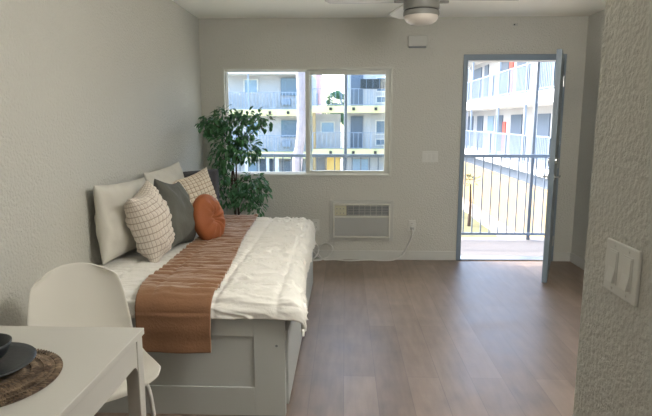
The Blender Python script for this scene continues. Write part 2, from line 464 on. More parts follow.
# ---------------------------------------------------------------- wall fixtures
# air conditioner
ac = thing('air_conditioner', 'white through-wall air conditioner with grey grille below the window', 'air conditioner', (0.17, D, 0.2))
x0, x1, z0, z1 = -0.155, 0.505, 0.205, 0.63
b = NB(); frame_boxes(b, x0, x1, D-0.02, D+0.05, z0, z1, 0.035); obj('wall_sleeve', b, M['chime'], ac, 0.004)
b = NB(); frame_boxes(b, x0+0.035, x1-0.035, D-0.05, D-0.005, z0+0.035, z1-0.035, 0.016); obj('front_cover', b, M['ac_white'], ac, 0.003)
boxo('back_plate', x0+0.04, x1-0.04, D-0.02, D+0.02, z0+0.04, z1-0.04, M['ac_dark'], ac)
boxo('divider_bar', x0+0.05, x1-0.05, D-0.052, D-0.02, 0.452, 0.472, M['ac_white'], ac, 0.004)
g = boxo('intake_grille', x0+0.052, x1-0.052, D-0.036, D-0.02, 0.26, 0.452, M['ac_grey'], ac)
b = NB()
for i in range(18):
    z = 0.266+i*0.0104; box(b, x0+0.055, x1-0.055, D-0.041, D-0.036, z, z+0.004)
obj('grille_slats', b, M['ac_grey'], g)
cp = boxo('control_panel', x0+0.052, x0+0.175, D-0.046, D-0.02, 0.475, 0.575, M['panel_cream'], ac, 0.002)
for i in range(3):
    for j in range(2):
        xx = x0+0.075+i*0.035; zz = 0.50+j*0.045
        b = NB(); box(b, xx-0.006, xx+0.006, D-0.049, D-0.046, zz-0.004, zz+0.004); obj('button', b, M['ac_dark'], cp)
b = NB()
for i in range(7):
    xx = x0+0.185+i*0.0585
    box(b, xx, xx+0.006, D-0.046, D-0.02, 0.475, 0.575)
for i in range(6):
    z = 0.482+i*0.017
    box(b, x0+0.185, x1-0.055, D-0.04, D-0.034, z, z+0.005)
obj('air_louvres', b, M['ac_grey'], ac)
for i in range(6):
    xx = x0+0.20+i*0.0585
    pass

def outlet(name, label, x, z):
    t = thing(name, label, 'outlet', (x, D, z))
    p = boxo('cover_plate', x-0.036, x+0.036, D-0.007, D, z-0.058, z+0.058, M['plate'], t, 0.003)
    for dz in (-0.024, 0.024):
        f = boxo('socket', x-0.017, x+0.017, D-0.010, D-0.006, z+dz-0.014, z+dz+0.014, M['plate'], t, 0.002)
        b = NB(); box(b, x-0.009, x-0.006, D-0.0115, D-0.0095, z+dz-0.004, z+dz+0.006); box(b, x+0.006, x+0.009, D-0.0115, D-0.0095, z+dz-0.004, z+dz+0.006)
        obj('slots', b, M['dark_gap'], f)
    return t
outlet('wall_outlet', 'white wall outlet to the right of the air conditioner, grey plug in it', 0.70, 0.365)
outlet('wall_outlet', 'white wall outlet to the left of the air conditioner near the bed', -0.30, 0.365)

t = thing('light_switch', 'white triple light switch on the far wall left of the door', 'light switch', (0.865, D, 1.08))
boxo('switch_plate', 0.785, 0.945, D-0.007, D, 1.022, 1.137, M['plate'], t, 0.003)
for i in range(3):
    boxo('rocker', 0.803+i*0.046, 0.834+i*0.046, D-0.012, D-0.006, 1.047, 1.112, M['plate'], t, 0.002)

t = thing('door_chime', 'small white chime box high on the far wall below the fan', 'door chime', (0.71, D, 2.15))
boxo('chime_case', 0.612, 0.80, D-0.045, D, 2.16, 2.265, M['chime'], t, 0.006)
boxo('chime_slot', 0.622, 0.79, D-0.040, D-0.004, 2.148, 2.162, M['ac_dark'], t)

t = thing('door_sensor', 'tiny dark sensor on the wall above the door', 'sensor', (1.65, D, 2.36))
boxo('sensor_case', 1.627, 1.675, D-0.012, D, 2.352, 2.374, M['ac_grey'], t, 0.003)
boxo('sensor_eye', 1.634, 1.646, D-0.014, D-0.011, 2.357, 2.369, M['black'], t)

# near double switch on the partition
sw = thing('light_switch', 'large white double rocker light switch on the near right wall', 'light switch', (N, 1.19, 1.05))
b = NB(); box(b, N-0.007, N, 1.118, 1.263, 1.048, 1.170); obj('switch_plate', b, M['plate'], sw, 0.004)
for yc in (1.160, 1.222):
    fr = NB(); box(fr, N-0.0085, N-0.006, yc-0.020, yc+0.020, 1.071, 1.149); f = obj('rocker_surround', fr, M['plate'], sw, 0.001)
    b = NB(); prism(b, [(N-0.0085, 1.075), (N-0.017, 1.075), (N-0.0105, 1.109), (N-0.0095, 1.145), (N-0.0085, 1.145)], 1, yc-0.0155, yc+0.0155)
    obj('rocker', b, M['plate'], sw, 0.001)
for yc in (1.160, 1.222):
    for z in (1.060, 1.159):
        b = NB(); tube(b, [(N-0.0065, yc, z), (N-0.0085, yc, z)], 0.003, 8); obj('screw', b, M['plate'], sw)

# cords
b = NB()
tube(b, smooth_path([(0.70, D-0.05, 0.335), (0.70, D-0.06, 0.29), (0.675, D-0.04, 0.2), (0.64, D-0.03, 0.12), (0.60, D-0.035, 0.05), (0.5, D-0.05, 0.008), (0.36, D-0.07, 0.008), (0.25, D-0.05, 0.008), (0.05, D-0.09, 0.008), (-0.1, D-0.05, 0.008), (-0.22, D-0.06, 0.012), (-0.28, D-0.05, 0.10), (-0.2, D-0.03, 0.18), (-0.12, D-0.03, 0.12), (-0.2, D-0.05, 0.02), (-0.4, D-0.12, 0.008), (-0.7, D-0.2, 0.008)], 6), 0.0075, 6)
cord = obj('power_cord', b, M['cord'], smooth=True)
tag(cord, 'white power cord hanging from the right outlet and trailing along the baseboard', 'cord')
b = NB(); box(b, 0.682, 0.718, D-0.055, D-0.0105, 0.325, 0.357); obj('plug', b, M['ac_grey'], cord, 0.005)
b = NB(); tube(b, [(0.615, D-0.032, 0.085), (0.607, D-0.034, 0.065)], 0.013, 10); obj('cord_clip', b, M['plate'], cord)
b = NB()
tube(b, smooth_path([(-0.30, D-0.012, 0.34), (-0.31, D-0.03, 0.25), (-0.36, D-0.04, 0.16), (-0.30, D-0.05, 0.06), (-0.24, D-0.06, 0.008), (-0.34, D-0.10, 0.008), (-0.46, D-0.06, 0.03), (-0.42, D-0.035, 0.14), (-0.33, D-0.03, 0.2), (-0.27, D-0.04, 0.1), (-0.36, D-0.12, 0.008), (-0.6, D-0.16, 0.008)], 6), 0.0075, 6)
tag(obj('power_cord', b, M['cord'], smooth=True), 'white looped power cord dropping from the left outlet behind the bed', 'cord')

# ---------------------------------------------------------------- daybed
BX0, BX1, BY0, BY1 = -1.44, -0.285, 2.455, 4.64
bed = thing('daybed', 'white storage daybed with framed end panel along the left wall', 'bed', ((BX0+BX1)/2, 3.5, 0))
# near end panel with recessed field
def end_panel(y0, y1, out):
    b = NB()
    z0, z1 = 0.0, 0.508
    ix0, ix1, iz0, iz1 = BX0+0.16, -0.436, 0.148, 0.412
    box(b, BX0, ix0, y0, y1, z0, z1); box(b, ix1, BX1, y0, y1, z0, z1)
    box(b, ix0, ix1, y0, y1, iz1, z1); box(b, ix0, ix1, y0, y1, z0, iz0)
    if out < 0: box(b, ix0, ix1, y0+0.009, y1, iz0, iz1)
    else: box(b, ix0, ix1, y0, y1-0.009, iz0, iz1)
    return obj('end_panel', b, M['bed_white'], bed, 0.002)
ep = end_panel(BY0, BY0+0.035, -1)
end_panel(BY1-0.035, BY1, 1)
b = NB(); tube(b, [(-0.325, BY0-0.0015, 0.366), (-0.325, BY0+0.002, 0.366)], 0.0065, 12); obj('bolt_hole', b, M['ac_dark'], ep)
boxo('back_rail', BX0, BX0+0.02, BY0+0.035, BY1-0.035, 0.02, 0.488, M['bed_white'], bed)
boxo('gap_shade_rail', BX1-0.05, BX1-0.03, BY0+0.035, BY1-0.035, 0.43, 0.48, M['dark_gap'], bed)  # coloured dark to give the shaded gap above the drawers
boxo('slat_base', BX0+0.02, BX1-0.05, BY0+0.035, BY1-0.035, 0.40, 0.425, M['bed_white'], bed)
for y0, y1 in ((BY0+0.06, 3.56), (3.57, BY1-0.05)):
    dr = boxo('drawer', BX1-0.010, BX1+0.010, y0, y1, 0.03, 0.42, M['bed_white'], bed, 0.003)
    b = NB(); box(b, BX1-0.4, BX1-0.010, y0+0.02, y1-0.02, 0.04, 0.30); obj('drawer_box', b, M['bed_white'], dr)
mt = boxo('mattress', BX0+0.02, BX1-0.035, BY0+0.04, BY1-0.04, 0.43, 0.565, M['mattress'], None, 0.03)
tag(mt, 'mattress under the white duvet on the daybed', 'mattress')

ZT = 0.60
def fold(x, y):
    v = Vector((x*3.0, y*17.0, 0.3))
    a = noise.noise(v)
    a2 = noise.noise(Vector((x*7.0+5, y*30.0, 1.7)))
    big = noise.noise(Vector((x*2.2+9, y*2.0, 4.0)))
    # seams of the quilting: lines across the bed and along it
    sy = abs(((y-2.6)/0.36) % 1.0 - 0.5)*2; sx = abs(((x+0.02)/0.30) % 1.0 - 0.5)*2
    seam = math.exp(-((1-sy)/0.09)**2) + 0.8*math.exp(-((1-sx)/0.10)**2)
    wr = noise.noise(Vector((x*5.0+3*a, y*24.0+2*big, 7.7)))
    side = max(0.0, min(1.0, (x+0.75)/0.3))
    return 0.012*(1-abs(a)*2.4) + 0.006*a2 + 0.014*big - 0.013*seam + (0.010+0.018*side)*(0.45-min(1.0, abs(wr)*2.6)**0.7) + (0.0015+0.002*side)*(0.5-abs(noise.noise(Vector((x*9+4*wr, y*46+3*a, 2.2))))*2.2)
def path(s, flat, r, x_edge, direction):
    """arc-length path: flat until the edge, then round over and fall; returns (coord offset, drop, hang 0..1)"""
    if s <= flat: return s, 0.0, 0.0
    q = s-flat; arc = r*PI/2
    if q < arc:
        t = q/r; return flat + r*math.sin(t), r*(1-math.cos(t)), q/arc
    return flat + r, r + (q-arc), 1.0
DX_START = -1.43
def duvet_pt(s, t, lift=0.0, disp=1.0):
    """s: length from the wall across the bed; t: length from the far end towards the camera"""
    xo, dx, hx = path(s, 1.065 + 0.075*max(0, min(1, (t-1.2)/0.9))**1.5, 0.10, 0, 1)
    yo, dy, hy = path(t, 2.145, 0.07, 0, 1)
    X = DX_START + xo; Y = 4.645 - yo
    both = math.hypot(dx, dy) + 0.12*min(dx, dy)
    f = fold(X + (dx if hx else 0), Y - dy)*disp
    # puff near the edges, and a soft wall side
    Z = ZT - both
    f += lift
    # displacement direction: up on top, outward on the falls
    nx = math.sin(min(1, hx)*PI/2); ny = math.sin(min(1, hy)*PI/2); nz = max(0.0, math.cos(max(hx, hy)*PI/2))
    v = Vector((nx, -ny, nz+0.001)).normalized()
    f *= 1.0 - 0.6*min(1.0, (max(0, hx-0.6)+hy)*1.2)
    # far end rounds down too
    if t < 0.10: Z -= (0.10-t)**2*4.5
    Z -= 0.02*max(0, (0.9-s))*0  
    return Vector((X, Y, Z)) + v*(f+0.004)
b = NB()
SW, TW = 1.325, 2.275
def dfn(u, v):
    s = u*SW; t = v*TW
    if s > 1.06:        # the side fall hangs lower towards the near corner
        k = 0.99 - 0.02*max(0, (t-1.6))/0.6 + 0.05*math.sin(t*9)
        s = 1.06 + (s-1.06)*k
    return duvet_pt(s, t)
grid(b, 190, 400, dfn)
dv = obj('duvet', b, M['duvet'], smooth=True)
sm = dv.modifiers.new('solid', 'SOLIDIFY'); sm.thickness = 0.016; sm.offset = -1
tag(dv, 'white gathered quilt duvet spread over the daybed', 'duvet')

# throw blanket running along the bed and over the near end
b = NB()
def tfn(u, v):
    t = 0.03 + v*2.41
    k = min(1.0, t/2.1)
    xl = -0.995 - 0.05*(1-k) + 0.012*math.sin(t*3); xr = (-0.765)*(1-k) + (-0.625)*k + 0.008*math.sin(t*4.1+1)
    xl -= 0.02*math.exp(-((t-2.0)/0.12)**2)
    X = xl + (xr-xl)*u
    s = X - DX_START
    yo, dy, hy = path(t, 2.145, 0.07, 0, 1)
    # on top it takes the duvet's own shape, on the fall it hangs straight with gentle flutes
    tt = min(t, 2.145+0.07*PI/2)
    P = duvet_pt(s, tt, 0.021, 0.45*(1-hy)+0.1)
    if dy > 0.07:
        P.z = ZT - dy + 0.004
        P.y = 4.645 - yo - 0.022 + 0.006*math.sin(u*7+0.5)
    P.z += (1-hy)*0.0035*math.sin(t*95 + 3*noise.noise(Vector((X*4, t*2, 0))))
    P.y -= hy*0.002*math.sin(t*60)
    return P
grid(b, 60, 340, tfn)
tb = obj('throw_blanket', b, M['velvet'], smooth=True)
sm = tb.modifiers.new('solid', 'SOLIDIFY'); sm.thickness = 0.010; sm.offset = 1
tag(tb, 'caramel velvet throw blanket laid along the bed and hanging over its near end', 'blanket')

# ---------------------------------------------------------------- pillows
def pillow(name, label, cat, mat, w, h, T, center, yaw, lean, roll=0.0, n=44, pull=0.10, waffle=0, wr=0.006, seed=0, pleat=0.0, group=None, prof=0.45):
    """w, h: side lengths; T: half thickness; yaw: direction its face looks (degrees from +X); lean: tips back; roll: turns in its own plane"""
    bm = NB()
    uvl = bm.loops.layers.uv.new('UVMap')
    def side(sgn):
        g = []
        for i in range(n+1):
            row = []
            for j in range(n+1):
                u = -1+2*i/n; v = -1+2*j/n
                # denser to the border
                uu = math.sin(u*PI/2); vv = math.sin(v*PI/2)
                e = (1-uu*uu)*(1-vv*vv)
                t = T*(max(e, 0)**prof)
                x = uu*w/2*(1 - pull*(1-vv*vv)*abs(uu)**3)
                y = vv*h/2*(1 - pull*(1-uu*uu)*abs(vv)**3)
                aa = i/n; bb = j/n
                nn = noise.noise(Vector((x*7+seed, y*7, seed*1.3)))*0.6 + noise.noise(Vector((x*16+seed, y*14, seed)))*0.4
                t += wr*nn*min(1, e*4)*(1.6)
                if waffle:
                    k = waffle*PI
                    t += 0.0085*min(1, e*6)*(abs(math.sin(aa*k))*abs(math.sin(bb*k))-0.35)
                if pleat:
                    ang = math.atan2(vv, uu); t += pleat*min(1, e*5)*math.sin(ang*14)*(0.3+abs(uu)+abs(vv))*0.5
                row.append(((x, y, t*sgn), (aa, bb)))
            g.append(row)
        return g
    front = side(1); back = side(-1)
    def mk(g, shared=None):
        vsn = []
        for i in range(n+1):
            r_ = []
            for j in range(n+1):
                if shared and (i in (0, n) or j in (0, n)): r_.append(shared[i][j])
                else: r_.append(bm.verts.new(g[i][j][0]))
            vsn.append(r_)
        return vsn
    A = mk(front); B = mk(back, A)
    for V, g, flip in ((A, front, False), (B, back, True)):
        for i in range(n):
            for j in range(n):
                idx = [(i, j), (i+1, j), (i+1, j+1), (i, j+1)]
                if flip: idx = idx[::-1]
                f = bm.faces.new([V[a][c] for a, c in idx])
                for lp, (a, c) in zip(f.loops, idx): lp[uvl].uv = g[a][c][1]
    # local x -> width, local y -> up, local z -> face direction
    ya = math.radians(yaw); le = math.radians(lean)
    nrm = Vector((math.cos(ya)*math.cos(le), math.sin(ya)*math.cos(le), math.sin(le)))
    wd = Vector((-math.sin(ya), math.cos(ya), 0))
    up = nrm.cross(wd)
    m = Matrix((wd, up, nrm)).transposed().to_4x4()
    m = Matrix.Translation(center) @ m @ Matrix.Rotation(math.radians(roll), 4, 'Z')
    bm.transform(m)
    # soft contact: what would sink through the bed is pressed flat
    for v in bm.verts:
        if v.co.z < ZT+0.02: v.co.z = ZT+0.02 + (v.co.z-(ZT+0.02))*0.12
        if v.co.x < L+0.006: v.co.x = L+0.006
    o = obj(name, bm, mat, smooth=True, keep=True)
    tag(o, label, cat, group)
    return o

pillow('pillow', 'large plain white pillow against the wall, nearest the chair', 'pillow', M['linen_white'], 0.66, 0.45, 0.095, (-1.36, 3.25, 0.85), -3, 4, -2, seed=1, wr=0.024, pull=0.06, group='plain white pillows against the wall')
pillow('pillow', 'plain white pillow against the wall behind the olive pillow', 'pillow', M['linen_white'], 0.62, 0.47, 0.09, (-1.34, 4.02, 0.865), -6, 8, 3, seed=2, wr=0.022, pull=0.06, group='plain white pillows against the wall')
G = 'throw pillows in a row on the daybed'
pillow('throw_pillow', 'large beige waffle-textured throw pillow at the near end of the row', 'pillow', M['waffle_a'], 0.38, 0.45, 0.12, (-1.17, 3.17, 0.83), 2, 14, 10, waffle=17, seed=3, wr=0.030, prof=0.52, n=90, pull=0.16, group=G)
pillow('throw_pillow', 'dark olive grey linen throw pillow between the waffle pillows', 'pillow', M['olive'], 0.40, 0.46, 0.10, (-1.13, 3.50, 0.83), -2, 14, -9, seed=4, wr=0.030, pull=0.14, group=G)
pillow('throw_pillow', 'small cream waffle-textured throw pillow behind the rust cushion', 'pillow', M['waffle_b'], 0.41, 0.40, 0.08, (-1.16, 4.10, 0.845), -38, 12, 12, waffle=17, seed=5, wr=0.010, n=90, pull=0.12, group=G)

# rust tufted round cushion
b = NB()
nr, na = 26, 72
def rc(sgn, ir, ia):
    r = math.sin(ir/nr*PI/2); a = 2*PI*ia/na
    t = 0.074*(max(0, 1-r**2.6))**0.5
    t -= 0.064*math.exp(-(r/0.22)**2)
    t += 0.010*math.sin(a*10)*math.exp(-((r-0.45)/0.28)**2)
    rad = 0.182*r
    return (rad*math.cos(a), rad*math.sin(a)*0.96, sgn*t)
c1 = b.verts.new(rc(1, 0, 0)); c2 = b.verts.new(rc(-1, 0, 0))
FR = [[b.verts.new(rc(1, i, k)) for k in range(na)] for i in range(1, nr+1)]
BK = [[b.verts.new(rc(-1, i, k)) for k in range(na)] for i in range(1, nr)] + [FR[-1]]
for k in range(na):
    k2 = (k+1) % na
    b.faces.new((c1, FR[0][k], FR[0][k2])); b.faces.new((c2, BK[0][k2], BK[0][k]))
    for i in range(nr-1):
        b.faces.new((FR[i][k], FR[i+1][k], FR[i+1][k2], FR[i][k2]))
        b.faces.new((BK[i][k2], BK[i+1][k2], BK[i+1][k], BK[i][k]))
ya = math.radians(-12); le = math.radians(14)
nrm = Vector((math.cos(ya)*math.cos(le), math.sin(ya)*math.cos(le), math.sin(le))); wd = Vector((-math.sin(ya), math.cos(ya), 0)); up = nrm.cross(wd)
MR = Matrix.Translation((-0.95, 3.68, 0.765)) @ Matrix((wd, up, nrm)).transposed().to_4x4()
b.transform(MR)
for v in b.verts:
    if v.co.z < ZT+0.03: v.co.z = ZT+0.03 + (v.co.z-(ZT+0.03))*0.12
rcush = obj('round_cushion', b, M['rust'], smooth=True)
tag(rcush, 'rust orange round velvet cushion with a tufted centre', 'cushion')
b = NB(); lathe(b, [(0, 0.006), (0.008, 0.005), (0.012, 0), (0.008, -0.004), (0, -0.005)], (0, 0, 0.018), 16); b.transform(MR)
obj('button', b, M['rust'], rcush, smooth=True)

# charcoal back cushion standing at the far end of the bed
b = NB(); box(b, -1.435, -1.09, 4.53, 4.63, 0.62, 1.035)
for v in b.verts:
    if v.co.z > 1: v.co.z -= 0.035*(1 if v.co.x < -1.3 else 0); v.co.y += 0.0
cc = obj('back_cushion', b, M['charcoal'], None, 0.02, True, 4)
tag(cc, 'charcoal grey upholstered block cushion standing in the far corner of the bed', 'cushion')

# ---------------------------------------------------------------- ficus behind the bed
PX, PY = -1.03, 5.02
fic = thing('potted_ficus', 'tall leafy green ficus tree behind the far end of the bed', 'potted plant', (PX, PY, 0))
b = NB(); lathe(b, [(0, 0.002), (0.11, 0.002), (0.13, 0.03), (0.155, 0.26), (0.16, 0.28), (0.148, 0.28), (0.143, 0.25), (0, 0.25)], (PX, PY, 0), 32); pot = obj('pot', b, M['pot'], fic, smooth=False)
b = NB(); lathe(b, [(0, 0.262), (0.08, 0.258), (0.144, 0.252)], (PX, PY, 0), 24); obj('soil', b, M['soil'], fic)
for k in range(3):
    pts = []
    for i in range(13):
        z = 0.25 + i*0.085; a = k*2.09 + z*4.2
        r = 0.022 if z < 1.1 else 0.022 + (z-1.1)*0.15
        pts.append((PX + 0.0 + r*math.cos(a) + 0.01*math.sin(z*5), PY + r*math.sin(a), z))
    b = NB(); tube(b, pts, [0.012 - 0.0005*i for i in range(13)], 7); obj('stem', b, M['bark'], fic, smooth=True)
clusters = []
for (px, py, rx, ry, nn) in ((215,123,12,9,130),(208,127,6,8,40),(226,116,13,8,110),(243,116,10,6,55),(258,119,12,7,75),(266,123,6,6,20),(238,130,17,11,190),(228,143,15,13,200),(246,149,15,11,160),(223,157,12,10,110),(222,171,9,9,60),(225,184,10,10,80),(222,197,9,9,50),(249,180,14,8,110),(257,187,12,9,90),(246,196,12,10,110),(239,188,8,8,50),(252,207,9,8,45)):
    clusters.append((PX + (px-235)*0.0095 + 0.015, 1.54-(py-110)*0.0095, rx*0.0095, ry*0.0095, nn))
def leaf_geo(b, p, d, up, ln_, w):
    d = d.normalized(); side = d.cross(up).normalized(); nrm = side.cross(d).normalized()
    fr = ((0, 0), (0.25, 0.8), (0.55, 1.0), (0.82, 0.55), (1.0, 0))
    mid = [b.verts.new(p + d*ln_*t - nrm*ln_*0.25*t*t) for t, _ in fr]
    Lf = [b.verts.new(p + d*ln_*t - nrm*ln_*0.25*t*t + side*w*q*0.5 + nrm*w*0.18*q) for t, q in fr[1:-1]]
    Rt = [b.verts.new(p + d*ln_*t - nrm*ln_*0.25*t*t - side*w*q*0.5 + nrm*w*0.18*q) for t, q in fr[1:-1]]
    for S, fl in ((Lf, 0), (Rt, 1)):
        q = [(mid[0], mid[1], S[0]), (mid[1], mid[2], S[1], S[0]), (mid[2], mid[3], S[2], S[1]), (mid[3], mid[4], S[2])]
        for f in q: b.faces.new(f if fl else f[::-1])
rb = random.Random(3)
for ci, (cx, cz, rx, rz, nn) in enumerate(clusters):
    bl_ = NB(); br_ = NB()
    c0 = Vector((cx, PY + rb.uniform(-0.06, 0.06), cz))
    root = Vector((PX + (cx-PX)*0.15, PY, min(cz-0.12, 1.2) if cz > 0.9 else cz-0.05))
    if root.z < 0.35: root.z = 0.4
    tube(br_, smooth_path([root, (root+c0)/2 + Vector((0, 0, 0.03)), c0], 4), 0.004, 5)
    for k in range(nn):
        a = rb.uniform(0, 2*PI); q = math.sqrt(rb.random())
        p = Vector((cx + rx*q*math.cos(a), c0.y + rb.gauss(0, 0.07), cz + rz*q*math.sin(a)))
        d = (p - c0) + Vector((rb.uniform(-.05, .05), rb.uniform(-.08, .08), rb.uniform(-.09, .02)))
        if d.length < 1e-3: d = Vector((0, 0, -1))
        d.normalize(); d.z -= 0.35
        p.x = max(p.x, L+0.09); p.y = min(max(p.y, 4.74), D-0.16)
        if abs(d.normalized().z) > 0.97: d.x += 0.3
        leaf_geo(bl_, p, d, Vector((rb.uniform(-.4, .4), rb.uniform(-.6, .2), 1)).normalized(), rb.uniform(0.045, 0.07), rb.uniform(0.022, 0.032))
    br = obj('branch', br_, M['bark'], fic)
    obj('foliage', bl_, M['leaf'], br, keep=True)

# ---------------------------------------------------------------- dining chair
CA = math.radians(-52)    # the way the chair faces
# chair
ch = thing('dining_chair', 'white moulded plastic chair with thin metal legs tucked behind the table', 'chair', (-0.99, 1.975, 0), CA)
def chair_local(P): return Vector(P)
# profile: x forward, z up (local), from the seat's front lip to the top of the back
prof = [(0.215, 0.425), (0.205, 0.447), (0.14, 0.452), (0.02, 0.436), (-0.10, 0.432), (-0.17, 0.452), (-0.215, 0.50), (-0.238, 0.58), (-0.258, 0.68), (-0.278, 0.78), (-0.288, 0.838)]
pp = smooth_path([(x, 0, z) for x, z in prof], 5)
wid = [0.14, 0.19, 0.220, 0.230, 0.230, 0.222, 0.214, 0.205, 0.192, 0.172, 0.125]
def lerp(arr, t):
    k = t*(len(arr)-1); i = min(int(k), len(arr)-2); f = k-i
    f = f*f*(3-2*f)*0.4 + f*0.6
    return arr[i]*(1-f) + arr[i+1]*f
def shell(u, v):
    i = v*(len(pp)-1); k = min(int(i), len(pp)-2); P = pp[k].lerp(pp[k+1], i-k)
    w = lerp(wid, v); s = (u-0.5)*2
    curve = (abs(s)**2.4)
    back = max(0, min(1, (v-0.5)/0.2))
    x = P.x + back*curve*0.055 ; z = P.z + (1-back)*curve*0.022
    if v > 0.86: z -= ((v-0.86)/0.14)**1.0*0.035*abs(s)**2.5
    return (x, s*w, z)
b = NB(); grid(b, 28, 50, shell); b.transform(wm(ch))
sh = obj('seat_shell', b, M['shell'], ch, smooth=True)
so = sh.modifiers.new('solid', 'SOLIDIFY'); so.thickness = 0.007; so.offset = 0
sd = sh.modifiers.new('sub', 'SUBSURF'); sd.levels = 1; sd.render_levels = 1
for sx, sy in ((1, 1), (1, -1), (-1, 1), (-1, -1)):
    b = NB()
    tube(b, smooth_path([(sx*0.05, sy*0.05, 0.418), (sx*0.13, sy*0.14, 0.415), (sx*0.155, sy*0.165, 0.39), (sx*0.175, sy*0.18, 0.2), (sx*0.20, sy*0.20, 0.004)], 5), 0.009, 10)
    b.transform(wm(ch)); lg = obj('leg', b, M['leg_white'], ch, smooth=True)
    b = NB(); tube(b, [(sx*0.199, sy*0.1995, 0.016), (sx*0.2, sy*0.2, 0.0)], 0.012, 10); b.transform(wm(ch)); obj('foot_cap', b, M['plate'], lg)
b = NB(); tube(b, [(-0.11, 0, 0.418), (0.11, 0, 0.418)], 0.008, 8); tube(b, [(0, -0.11, 0.418), (0, 0.11, 0.418)], 0.008, 8); b.transform(wm(ch)); obj('seat_bracket', b, M['leg_white'], ch)

# ---------------------------------------------------------------- dining table
TX0, TX1, TY0, TY1, TZ = -1.43, -0.675, 0.50, 1.712, 0.75
tab = thing('dining_table', 'white rectangular dining table in the near left corner', 'table', ((TX0+TX1)/2, (TY0+TY1)/2, 0))
boxo('table_top', TX0, TX1, TY0, TY1, TZ-0.022, TZ, M['white_lacq'], tab, 0.002)
lw = 0.045
for lx in (TX0+0.006, TX1-0.006-lw):
    for ly in (TY0+0.006, TY1-0.006-lw):
        boxo('leg', lx, lx+lw, ly, ly+lw, 0, TZ-0.022, M['white_lacq'], tab, 0.003)
def arch(a, b_, z0, z1, r):
    pts = [(a, z1), (b_, z1), (b_, z0-r)]
    for k in range(0, 7):
        t = k/6*PI/2; pts.append((b_-r+r*math.cos(t), z0-r+r*math.sin(t)))
    for k in range(0, 7):
        t = PI/2 + k/6*PI/2; pts.append((a+r+r*math.cos(t), z0-r+r*math.sin(t)))
    pts.append((a, z0-r)); return pts
for xx in (TX0+0.010, TX1-0.03):
    b = NB(); prism(b, arch(TY0+0.051, TY1-0.051, 0.64, TZ-0.022, 0.03), 0, xx, xx+0.02); obj('apron', b, M['white_lacq'], tab)
for yy in (TY0+0.010, TY1-0.03):
    b = NB(); prism(b, arch(TX0+0.051, TX1-0.051, 0.64, TZ-0.022, 0.03), 1, yy, yy+0.02); obj('apron', b, M['white_lacq'], tab)

MXc, MYc = -0.965, 1.325
b = NB()
prof = [(0, 0.001)]
prof.append((0.187, 0.001))
for i in range(46):
    t = i/45; r = 0.19*(1-t); prof.append((r, 0.006 + 0.0022*math.sin(i*PI*0.98)**2 + (0.002 if i in (5, 6, 16, 17) else 0)))
prof[-1] = (0, 0.006)
lathe(b, prof, (MXc, MYc, TZ), 96)
# radial stitches of the braid
pm = obj('placemat', b, M['weave'], smooth=True)
tag(pm, 'round brown braided seagrass placemat on the white table', 'placemat')
b = NB()
for ring, rad in enumerate((0.180, 0.150, 0.120, 0.09)):
    nn = int(2*PI*rad/0.0105)
    for k in range(nn):
        a = 2*PI*k/nn; a2 = a+0.055*0.18/rad
        tube(b, [(MXc+(rad-0.009)*math.cos(a), MYc+(rad-0.009)*math.sin(a), TZ+0.0085), (MXc+rad*math.cos((a+a2)/2), MYc+rad*math.sin((a+a2)/2), TZ+0.0105), (MXc+(rad+0.009)*math.cos(a2), MYc+(rad+0.009)*math.sin(a2), TZ+0.008)], 0.0028, 4)
obj('braid', b, M['weave'], pm)
b = NB(); pc = (MXc-0.036, MYc+0.04, TZ+0.0125)
lathe(b, [(0, 0), (0.07, 0), (0.078, 0.003), (0.115, 0.012), (0.136, 0.018), (0.137, 0.021), (0.115, 0.017), (0.076, 0.008), (0, 0.007)], pc, 64)
tag(obj('dinner_plate', b, M['stone'], smooth=True), 'charcoal stoneware dinner plate on the placemat', 'plate')
b = NB(); bc = (MXc-0.044, MYc+0.06, TZ+0.0205)
lathe(b, [(0, 0), (0.038, 0), (0.042, 0.006), (0.062, 0.024), (0.074, 0.05), (0.0755, 0.058), (0.072, 0.058), (0.058, 0.028), (0.036, 0.012), (0, 0.01)], bc, 56)
tag(obj('bowl', b, M['stone'], smooth=True), 'charcoal stoneware bowl standing on the dinner plate', 'bowl')

# ---------------------------------------------------------------- walkway outside
struct(boxo('walkway_floor', -5, 6.2, D+TH, 6.76, -0.22, -0.02, M['concrete']))
struct(boxo('walkway_overhang', -5, 6.2, D+TH, 6.66, 2.5, 2.7, M['band_white']))
RY = 6.60
M['near_rail'] = material('grey_blue_walkway_rail', (104, 116, 130), 0.5)
rl = thing('walkway_railing', 'blue grey metal railing of thin bars along the walkway outside', 'railing', (0.6, RY, -0.02))
boxo('top_rail', -2.4, 4.2, RY-0.02, RY+0.02, 1.0, 1.04, M['near_rail'], rl, 0.004)
boxo('bottom_rail', -2.4, 4.2, RY-0.012, RY+0.012, 0.045, 0.075, M['near_rail'], rl, 0.003)
for i in range(62):
    x = -2.35 + i*0.106
    boxo('baluster', x-0.007, x+0.007, RY-0.007, RY+0.007, 0.07, 1.01, M['near_rail'], rl)
for i, x in enumerate((0.005, 2.28)):
    b = NB(); tube(b, [(x, RY+0.045, -0.02), (x, RY+0.045, 2.5)], 0.02 if i == 0 else 0.022, 10)
    tag(obj('walkway_post', b, M['near_rail'], smooth=True), ('slim blue grey post outside the sliding window sash', 'slim blue grey post outside the open doorway')[i], 'post')

